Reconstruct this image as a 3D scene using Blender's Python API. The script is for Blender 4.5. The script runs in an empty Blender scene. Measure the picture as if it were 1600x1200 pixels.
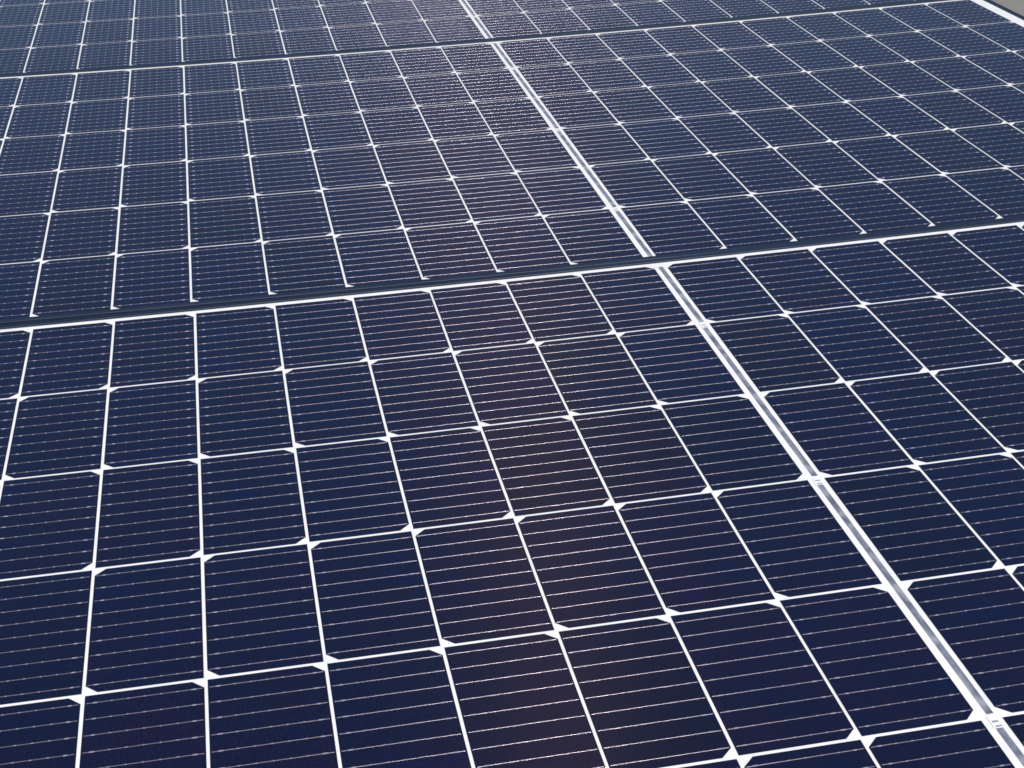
import bpy, bmesh, math, random
from mathutils import Matrix, Vector

random.seed(7)
S = bpy.context.scene
COL = S.collection

# ------------------------------------------------------------------ camera
cam_d = bpy.data.cameras.new("camera")
cam = bpy.data.objects.new("camera", cam_d)
COL.objects.link(cam)
RIGHT = Vector((0.9812498725731432, -0.1900589099511484, -0.032035891174503985))
DOWN = Vector((-0.11363239018793772, -0.4362077711667387, -0.8926424033575131))
FWD = Vector((0.15568033747181972, 0.8795455594338943, -0.4496256680870365))
M = Matrix((RIGHT, -DOWN, -FWD)).transposed().to_4x4()
M.translation = Vector((-0.4532598518295799, -0.6123384029007655, 0.6913207711083694))
cam.matrix_world = M
cam_d.sensor_width = 36.0
cam_d.lens = 36.0 * 2484.2 / 1600.0
cam_d.clip_start = 0.01
cam_d.clip_end = 500.0
S.camera = cam

# ------------------------------------------------------------------ sky, sun, exposure
SUN_EL = math.radians(57.0)
sx = 0.158
sz = math.sin(SUN_EL)
sy = -math.sqrt(1.0 - sx * sx - sz * sz)      # the sun stands behind the camera
SUN = Vector((sx, sy, sz))
W = bpy.data.worlds.new("World")
S.world = W
W.use_nodes = True
nt = W.node_tree
bg = nt.nodes["Background"]
sky = nt.nodes.new("ShaderNodeTexSky")
sky.sky_type = 'NISHITA'
sky.sun_disc = False
sky.sun_elevation = SUN_EL
sky.sun_rotation = math.atan2(sx, sy)
sky.altitude = 1200
sky.air_density = 1.0
sky.dust_density = 0.1
sky.ozone_density = 4.0
nt.links.new(sky.outputs[0], bg.inputs[0])
bg.inputs[1].default_value = 0.066

sun_d = bpy.data.lights.new("sun", 'SUN')
sun_d.energy = 4.6
sun_d.angle = math.radians(0.5)
sun_d.color = (1.0, 0.945, 0.86)
sun = bpy.data.objects.new("sun", sun_d)
COL.objects.link(sun)
sun.rotation_euler = SUN.to_track_quat('Z', 'Y').to_euler()
sun.location = SUN * 20

S.view_settings.view_transform = 'Standard'
S.view_settings.look = 'None'
S.view_settings.exposure = 0.0
S.view_settings.gamma = 1.0
S.cycles.filter_width = 1.6


# ------------------------------------------------------------------ materials
def mat(name):
    m = bpy.data.materials.new(name)
    m.use_nodes = True
    t = m.node_tree
    return m, t, t.nodes["Principled BSDF"], t.nodes, t.links


def setp(b, **k):
    for n, v in k.items():
        b.inputs[n.replace('_', ' ')].default_value = v


def noise(t, scale, detail=3.0, coord='Object', rough=0.5, vec_scale=None):
    N, L = t.nodes, t.links
    tc = N.new("ShaderNodeTexCoord")
    n = N.new("ShaderNodeTexNoise")
    n.inputs["Scale"].default_value = scale
    n.inputs["Detail"].default_value = detail
    n.inputs["Roughness"].default_value = rough
    src = tc.outputs[coord]
    if vec_scale:
        mp = N.new("ShaderNodeMapping")
        mp.inputs["Scale"].default_value = vec_scale
        L.new(src, mp.inputs[0])
        src = mp.outputs[0]
    L.new(src, n.inputs["Vector"])
    return n


def world_pos(t):
    g = t.nodes.new("ShaderNodeNewGeometry")
    return g.outputs["Position"]


def ramp(t, src, stops):
    r = t.nodes.new("ShaderNodeValToRGB")
    e = r.color_ramp.elements
    while len(e) < len(stops):
        e.new(0.5)
    for i, (p, c) in enumerate(stops):
        e[i].position = p
        e[i].color = (*c, 1)
    t.links.new(src, r.inputs[0])
    return r.outputs[0]


COAT_IOR = 1.10
GLASS = dict(Coat_Weight=1.0, Coat_Roughness=0.03, Coat_IOR=COAT_IOR)


def glass_coat(t, b, rough=0.03):
    """The panel's front glass: a coat whose gloss is broken up by a thin uneven film of dust."""
    setp(b, Coat_Weight=1.0, Coat_IOR=COAT_IOR)
    n = t.nodes.new("ShaderNodeTexNoise")
    n.inputs["Scale"].default_value = 9.0
    n.inputs["Detail"].default_value = 6.0
    t.links.new(world_pos(t), n.inputs["Vector"])
    mr = t.nodes.new("ShaderNodeMapRange")
    mr.inputs["From Min"].default_value = 0.3
    mr.inputs["From Max"].default_value = 0.75
    mr.inputs["To Min"].default_value = rough
    mr.inputs["To Max"].default_value = rough + 0.09
    t.links.new(n.outputs[0], mr.inputs[0])
    t.links.new(mr.outputs[0], b.inputs["Coat Roughness"])


# monocrystalline silicon, seen through the glass
m_cell, t, b, N, L = mat("silicon")
oi = N.new("ShaderNodeObjectInfo")
tint = ramp(t, oi.outputs["Random"], [(0.0, (0.0028, 0.0034, 0.018)), (0.35, (0.0042, 0.0036, 0.018)),
                                      (0.6, (0.0022, 0.0040, 0.022)), (0.85, (0.0042, 0.0036, 0.012)),
                                      (1.0, (0.0024, 0.0036, 0.015))])
n1 = N.new("ShaderNodeTexNoise")
n1.inputs["Scale"].default_value = 19.0
n1.inputs["Detail"].default_value = 5.0
ofs = N.new("ShaderNodeVectorMath")          # every wafer has its own pattern
ofs.operation = 'MULTIPLY_ADD'
ofs.inputs[1].default_value = (9.7, 5.3, 3.1)
L.new(oi.outputs["Random"], ofs.inputs[0])
L.new(world_pos(t), ofs.inputs[2])
L.new(ofs.outputs[0], n1.inputs["Vector"])
patch = ramp(t, n1.outputs[0], [(0.30, (0.5, 0.95, 1.5)), (0.42, (0.85, 1.15, 0.9)), (0.5, (1.0, 1.0, 1.0)), (0.60, (1.35, 1.0, 0.85)), (0.70, (1.05, 0.9, 1.5))])
mx = N.new("ShaderNodeMix")
mx.data_type = 'RGBA'
mx.blend_type = 'MULTIPLY'
mx.inputs[0].default_value = 1.0
L.new(tint, mx.inputs[6])
L.new(patch, mx.inputs[7])
# printed silver fingers, 1.4 mm apart, across the wires
tc = N.new("ShaderNodeTexCoord")
sp = N.new("ShaderNodeSeparateXYZ")
L.new(tc.outputs["Object"], sp.inputs[0])
dv = N.new("ShaderNodeMath")
dv.operation = 'DIVIDE'
dv.inputs[1].default_value = 0.0014
L.new(sp.outputs[0], dv.inputs[0])
fr = N.new("ShaderNodeMath")
fr.operation = 'FRACT'
L.new(dv.outputs[0], fr.inputs[0])
lt = N.new("ShaderNodeMath")
lt.operation = 'LESS_THAN'
lt.inputs[1].default_value = 0.075
L.new(fr.outputs[0], lt.inputs[0])
fm = N.new("ShaderNodeMix")
fm.data_type = 'RGBA'
fm.inputs[7].default_value = (0.050, 0.050, 0.075, 1)
L.new(lt.outputs[0], fm.inputs[0])
gn = noise(t, 520, 3, rough=0.7)             # fine crystalline grain and the odd speck of dust
gr = ramp(t, gn.outputs[0], [(0.32, (0.25, 0.25, 0.30)), (0.5, (1, 1, 1)), (0.64, (2.1, 2.1, 1.9)), (0.74, (5.5, 5.2, 4.0))])
gm = N.new("ShaderNodeMix")
gm.data_type = 'RGBA'
gm.blend_type = 'MULTIPLY'
gm.inputs[0].default_value = 1.0
L.new(mx.outputs[2], gm.inputs[6])
L.new(gr, gm.inputs[7])
L.new(gm.outputs[2], fm.inputs[6])
L.new(fm.outputs[2], b.inputs["Base Color"])
setp(b, Roughness=0.33, IOR=1.50, Specular_Tint=(0.02, 0.36, 1.0, 1))
b.inputs["Specular IOR Level"].default_value = 1.0
glass_coat(t, b)
# added gloss lobe drawing the sun streak, its warmth put into the orange colour
gl = N.new("ShaderNodeBsdfAnisotropic")
gl.inputs["Color"].default_value = (0.0021, 0.00095, 0.0001, 1)
gl.inputs["Roughness"].default_value = 0.33
gl.inputs["Anisotropy"].default_value = 0.78
vt = N.new("ShaderNodeVectorTransform")
vt.vector_type = 'VECTOR'
vt.convert_from = 'OBJECT'
vt.convert_to = 'WORLD'
vt.inputs[0].default_value = (1, 0, 0)
L.new(vt.outputs[0], gl.inputs["Tangent"])
ad = N.new("ShaderNodeAddShader")
L.new(b.outputs[0], ad.inputs[0])
L.new(gl.outputs[0], ad.inputs[1])
L.new(ad.outputs[0], N["Material Output"].inputs[0])

# white backsheet between and around the cells
m_back, t, b, N, L = mat("white_backsheet")
n1 = noise(t, 40, 4)
L.new(ramp(t, n1.outputs[0], [(0.3, (0.75, 0.765, 0.80)), (0.7, (0.85, 0.86, 0.88))]), b.inputs["Base Color"])
setp(b, Roughness=0.6)
glass_coat(t, b)

# tinned copper: wires, ribbons, solder
m_wire, t, b, N, L = mat("tinned_wire")
n1 = noise(t, 90, 2)
L.new(ramp(t, n1.outputs[0], [(0.3, (0.21, 0.195, 0.24)), (0.7, (0.30, 0.275, 0.33))]), b.inputs["Base Color"])
setp(b, Metallic=0.45, Roughness=0.22, Specular_Tint=(1.0, 0.60, 0.30, 1))

m_solder, t, b, N, L = mat("solder")
setp(b, Base_Color=(0.36, 0.36, 0.46, 1), Metallic=0.4, Roughness=0.45)

m_ribbon, t, b, N, L = mat("tinned_ribbon")
n1 = noise(t, 45, 4, vec_scale=(2, 1, 1))
L.new(ramp(t, n1.outputs[0], [(0.38, (0.20, 0.23, 0.29)), (0.5, (0.33, 0.36, 0.46)), (0.62, (0.56, 0.58, 0.62))]), b.inputs["Base Color"])
setp(b, Metallic=0.5, Roughness=0.45)
glass_coat(t, b)

# anodised black frame
m_frame, t, b, N, L = mat("black_anodised_aluminium")
n1 = noise(t, 90, 5, vec_scale=(0.15, 1, 1))
L.new(ramp(t, n1.outputs[0], [(0.3, (0.010, 0.019, 0.042)), (0.7, (0.016, 0.027, 0.056))]), b.inputs["Base Color"])
setp(b, Metallic=0.0, Roughness=0.45, IOR=1.4)

# roof membrane
m_roof, t, b, N, L = mat("grey_roof_membrane")
n1 = noise(t, 3.0, 8, rough=0.65)
n2 = noise(t, 240.0, 3)
c1 = ramp(t, n1.outputs[0], [(0.3, (0.165, 0.165, 0.155)), (0.7, (0.235, 0.232, 0.22))])
c2 = ramp(t, n2.outputs[0], [(0.3, (0.8, 0.8, 0.8)), (0.7, (1.15, 1.15, 1.15))])
mx = N.new("ShaderNodeMix")
mx.data_type = 'RGBA'
mx.blend_type = 'MULTIPLY'
mx.inputs[0].default_value = 1.0
L.new(c1, mx.inputs[6])
L.new(c2, mx.inputs[7])
L.new(mx.outputs[2], b.inputs["Base Color"])
bp = N.new("ShaderNodeBump")
bp.inputs["Strength"].default_value = 0.5
bp.inputs["Distance"].default_value = 0.002
L.new(n2.outputs[0], bp.inputs["Height"])
L.new(bp.outputs[0], b.inputs["Normal"])
setp(b, Roughness=0.85)

# ------------------------------------------------------------------ dimensions (metres)
PC = 0.085                      # column pitch
PR = 1.941298 * PC              # row pitch
GU, GV = 0.0024, 0.0030         # gaps between cells
CW, CH = PC - GU, PR - GV       # half-cut cell
SP = 0.14975 * PC               # spine: extra width at the middle of the panel
BAND = 0.298329 * PC            # extra pitch at the seam of two panels
PERIOD = 6 * PR + BAND
LIP = 0.0083
SEAM = 0.0006
H = 0.035                       # frame height
RAISE = 0.0020                  # lip above the cells
PANEL_V = PERIOD - SEAM         # outer size across the rows
OFF = 0.0024                    # the cells sit this much off centre, towards the camera
X_CELL = SP / 2 + 10 * PC + GU / 2      # outermost cell edge (half)
SIDE = 0.021                    # white margin at the short ends
PANEL_U = 2 * (X_CELL - GU + SIDE + LIP)
CHAM = 0.0085
BOW = 0.0896350 * PC / (10 * PC) ** 2   # the long sheet sags between its ends


def sag(u):
    return BOW * u * u


def obj(name, me, parent=None, loc=None):
    o = bpy.data.objects.new(name, me)
    COL.objects.link(o)
    if parent:
        o.parent = parent
    if loc:
        o.location = loc
    return o


def mesh(name, verts, faces, mats, midx=None, smooth=None):
    me = bpy.data.meshes.new(name)
    me.from_pydata(verts, [], faces)
    for m in mats:
        me.materials.append(m)
    if midx:
        me.polygons.foreach_set("material_index", midx)
    if smooth:
        me.polygons.foreach_set("use_smooth", smooth)
    me.update()
    return me


# ------------------------------------------------------------------ one cell, chamfered on one long side
def cell_mesh(name, left):
    """Half-cut pseudo-square wafer; left=True cuts its two left corners."""
    w, h, c = CW / 2, CH / 2, CHAM
    r = 0.0009
    if left:
        out = [(-w, -h + c), (-w + c, -h), (w, -h), (w, h), (-w + c, h), (-w, h - c)]
    else:
        out = [(-w, -h), (w - c, -h), (w, -h + c), (w, h - c), (w - c, h), (-w, h)]
    n = len(out)
    z0, z1 = 0.0, 0.00022
    vs = [(x, y, z0) for x, y in out] + [(x, y, z1) for x, y in out]
    fs = [tuple(range(n, 2 * n))] + [(i, (i + 1) % n, n + (i + 1) % n, n + i) for i in range(n)]
    me = mesh(name, vs, fs, [m_cell])
    return me


ME_CELL = {True: cell_mesh("solar_cell_left_cut", True), False: cell_mesh("solar_cell_right_cut", False)}


# nine round wires with their solder pads, shared by every cell of one hand
def wires_mesh(name, rng):
    vs, fs, mi, sm = [], [], [], []
    R_ = 0.00032
    z = 0.00022
    x0, x1 = -CW / 2 + 0.0012, CW / 2 - 0.0012
    segs = 7
    nseg = 6
    for k in range(9):
        yc = -CH / 2 + (k + 0.5) * CH / 9
        xs = [x0 + (x1 - x0) * i / nseg for i in range(nseg + 1)]
        base = len(vs)
        for x in xs:
            dy = rng.uniform(-0.00007, 0.00007)
            for j in range(segs):
                a = math.pi * j / (segs - 1)
                vs.append((x, yc + dy + R_ * math.cos(a), z + R_ * 0.5 * math.sin(a)))
        for i in range(nseg):
            for j in range(segs - 1):
                a = base + i * segs + j
                fs.append((a, a + 1, a + segs + 1, a + segs))
                mi.append(0)
                sm.append(True)
        # pads
        for q in range(7):
            px = -0.034 + 0.068 * q / 6
            edge = q in (0, 6)
            hw = (0.0017 if edge else 0.0009) * rng.uniform(0.8, 1.2)
            hh = 0.00056 if edge else 0.00042
            zt = z + (0.00026 if edge else 0.00023)
            b0 = len(vs)
            vs += [(px - hw, yc - hh, z), (px + hw, yc - hh, z), (px + hw, yc + hh, z), (px - hw, yc + hh, z),
                   (px - hw * .8, yc - hh * .7, zt), (px + hw * .8, yc - hh * .7, zt),
                   (px + hw * .8, yc + hh * .7, zt), (px - hw * .8, yc + hh * .7, zt)]
            for f in ((4, 5, 6, 7), (0, 1, 5, 4), (1, 2, 6, 5), (2, 3, 7, 6), (3, 0, 4, 7)):
                fs.append(tuple(b0 + i for i in f))
                mi.append(1)
                sm.append(False)
    return mesh(name, vs, fs, [m_wire, m_solder], mi, sm)


ME_WIRES = [wires_mesh("busbar_wiring", random.Random(i)) for i in range(5)]


# ------------------------------------------------------------------ frame rails, backsheet
def rail_long(name, side):
    """Rail along u (the long side). side=-1 near the camera, +1 far. L section: wall, lip, bevelled top edges, sagging with the sheet."""
    yo = side * PANEL_V / 2
    yi = yo - side * LIP
    b = 0.00025
    zt = RAISE
    prof = [(yo, -H), (yo, zt - b), (yo - side * b, zt), (yi + side * b, zt), (yi, zt - b), (yi, -0.0058), (yo - side * 0.0022, -0.0058), (yo - side * 0.0022, -H)]
    n = 40
    x1 = PANEL_U / 2
    vs, fs = [], []
    for i in range(n + 1):
        x = -x1 + 2 * x1 * i / n
        for y, z in prof:
            vs.append((x, y, z + sag(x)))
    m = len(prof)
    for i in range(n):
        for j in range(m):
            a, c = i * m + j, i * m + (j + 1) % m
            f = (a, c, c + m, a + m)
            fs.append(f if side < 0 else f[::-1])
    fs.append(tuple(range(m)) if side > 0 else tuple(range(m))[::-1])
    e = [n * m + j for j in range(m)]
    fs.append(tuple(e) if side < 0 else tuple(e[::-1]))
    return mesh(name, vs, fs, [m_frame])


def rail_short(name, side):
    xo = side * PANEL_U / 2
    xi = xo - side * LIP
    b = 0.00025
    zt = RAISE
    prof = [(xo, -H), (xo, zt - b), (xo - side * b, zt), (xi + side * b, zt), (xi, zt - b), (xi, -0.0058), (xo - side * 0.0022, -0.0058), (xo - side * 0.0022, -H)]
    y1 = PANEL_V / 2 - LIP - 0.0003          # butts between the long rails
    vs, fs = [], []
    m = len(prof)
    for y in (-y1, y1):
        for x, z in prof:
            vs.append((x, y, z + sag(x)))
    for j in range(m):
        a, c = j, (j + 1) % m
        f = (a, c, c + m, a + m)
        fs.append(f[::-1] if side < 0 else f)
    fs.append(tuple(range(m)))
    fs.append(tuple(range(2 * m - 1, m - 1, -1)))
    me = mesh(name, vs, fs, [m_frame])
    return me


def back_mesh():
    x1 = PANEL_U / 2 - LIP + 0.002
    y1 = PANEL_V / 2 - LIP + 0.002
    n = 48
    vs, fs = [], []
    for i in range(n + 1):
        x = -x1 + 2 * x1 * i / n
        z = sag(x) - 0.0001
        vs += [(x, -y1, z), (x, y1, z), (x, y1, z - 0.0045), (x, -y1, z - 0.0045)]
    for i in range(n):
        a = 4 * i
        fs += [(a, a + 4, a + 5, a + 1), (a + 1, a + 5, a + 6, a + 2), (a + 2, a + 6, a + 7, a + 3), (a + 3, a + 7, a + 4, a)]
    fs += [(0, 1, 2, 3), (4 * n + 3, 4 * n + 2, 4 * n + 1, 4 * n)]
    return mesh("backsheet", vs, fs, [m_back], None, None)


def recalc(me):
    bm = bmesh.new()
    bm.from_mesh(me)
    bmesh.ops.recalc_face_normals(bm, faces=bm.faces)
    bm.to_mesh(me)
    bm.free()
    return me


ME_RAIL = [recalc(rail_long("frame_rail", -1)), recalc(rail_long("frame_rail", 1)),
           recalc(rail_short("frame_rail", -1)), recalc(rail_short("frame_rail", 1))]
ME_BACK = recalc(back_mesh())


def box_mesh(name, hx, hy, hz, m):
    vs = [(x, y, z) for z in (-hz, hz) for x, y in ((-hx, -hy), (hx, -hy), (hx, hy), (-hx, hy))]
    fs = [(3, 2, 1, 0), (4, 5, 6, 7), (0, 1, 5, 4), (1, 2, 6, 5), (2, 3, 7, 6), (3, 0, 4, 7)]
    return mesh(name, vs, fs, [m])


# ------------------------------------------------------------------ a panel: template, then copies
def row_v(j):
    """centre of cell row j (0 = far) in panel coordinates"""
    return (2.5 - j) * PR


def row_line(j):
    """v of the gap between row j-1 and row j"""
    return (3 - j) * PR


def make_panel():
    root = bpy.data.objects.new("solar_panel", None)
    root.empty_display_size = 0.1
    COL.objects.link(root)
    bs = obj("backsheet", ME_BACK, root, (0, OFF, H))
    for me in ME_RAIL:
        obj("frame_rail", me, root, (0, OFF, H))
    rng = random.Random(3)
    for j in range(6):
        for half in (-1, 1):
            for k in range(10):
                u = half * (SP / 2 + (k + 0.5) * PC)
                left = (j % 2 == 1) if half < 0 else (j % 2 == 0)
                c = obj("solar_cell", ME_CELL[left], root,
                        (u + rng.uniform(-.00012, .00012), row_v(j) + rng.uniform(-.00015, .00015), sag(u) + H + 0.00005))
                c.rotation_euler = (0, -math.atan(2 * BOW * u), rng.uniform(-.0005, .0005))
                w = obj("busbar_wiring", ME_WIRES[rng.randrange(5)], c)
                w["kind"] = "stuff"
    # the collecting ribbon down the middle: pieces spanning the string pairs, each a little askew
    segs = [(0, 1, 0.0002, 0.0012), (1, 3, 0.0, 0.0012), (3, 5, 0.0, 0.0014), (5, 6, 0.0006, 0.0016)]
    for a, bb, xa, xb in segs:
        v0 = row_line(a) - (0.004 if a else 0.006)
        v1 = row_line(bb) + (0.004 if bb < 6 else -0.001)
        Lh = abs(v0 - v1) / 2
        me = box_mesh("bus_ribbon", 0.0025, Lh, 0.00013, m_ribbon)
        o = obj("bus_ribbon", me, root, ((xa + xb) / 2, (v0 + v1) / 2, H + 0.00018))
        o.rotation_euler[2] = math.atan2(xb - xa, 2 * Lh)
    for j in (1, 3, 5):
        o = obj("ribbon_joint", ME_JOINT, root, (0.0008, row_line(j) - 0.0008, H + 0.00036))
        o.rotation_euler[2] = rng.uniform(-.1, .1)
    return root


def joint_mesh():
    """small pale insulating patch with a soldered ribbon end on it"""
    vs, fs, mi = [], [], []

    def bx(x0, x1, y0, y1, z0, z1, m):
        b0 = len(vs)
        vs.extend([(x0, y0, z0), (x1, y0, z0), (x1, y1, z0), (x0, y1, z0), (x0, y0, z1), (x1, y0, z1), (x1, y1, z1), (x0, y1, z1)])
        for f in ((4, 5, 6, 7), (0, 1, 5, 4), (1, 2, 6, 5), (2, 3, 7, 6), (3, 0, 4, 7)):
            fs.append(tuple(b0 + i for i in f))
            mi.append(m)
    bx(-0.0036, 0.0036, -0.0105, 0.0020, -0.0002, 0.00003, 0)
    bx(-0.0022, 0.0022, -0.0050, -0.0030, 0.00003, 0.0003, 1)
    bx(-0.0020, 0.0026, -0.0098, -0.0080, 0.00003, 0.0003, 1)
    return mesh("ribbon_joint", vs, fs, [m_back, m_ribbon], mi)


ME_JOINT = joint_mesh()


def copy_tree(o, parent=None):
    c = o.copy()
    COL.objects.link(c)
    c.parent = parent
    for ch in list(o.children):
        copy_tree(ch, c)
    return c


first = make_panel()
ids = {}
PANELS = [first]
for _ in range(2):
    PANELS.append(copy_tree(first))

LABELS = ["nearest dark blue solar panel, filling the bottom of the picture below the lower black seam",
          "middle solar panel between the two black seams, its white right edge beside the grey roof",
          "farthest solar panel, cut off by the top edge beyond the upper black seam"]
POSE = [((0.024190319, 0, 0.025014308), (-0.003999095, -0.00448352, -0.0022895)),
        ((0, 0, 0), (0, 0, 0)),
        ((-0.023440868, 0, 0.016751999), (0.003132206, -0.000525591, 0.000807673))]
for i, p in enumerate(PANELS):
    d, r = POSE[i]
    rv = Vector(r)
    R = Matrix.Rotation(rv.length, 3, rv.normalized()) if rv.length > 0 else Matrix.Identity(3)
    c = Vector((0, 3 * PR + i * PERIOD, 0)) + Vector(d) * PC
    c = c + R @ Vector((0, 0, -H))
    p.location = c
    p.rotation_euler = R.to_euler()
    p["label"] = LABELS[i]
    p["category"] = "solar panel"
    p["group"] = "solar panels laid edge to edge"

# ------------------------------------------------------------------ roof the panels lie on
roof = obj("roof", mesh("roof", [(-40, -40, 0), (40, -40, 0), (40, 60, 0), (-40, 60, 0)], [(0, 1, 2, 3)], [m_roof]), None, (0, 0, -H - 0.004))
roof["kind"] = "structure"
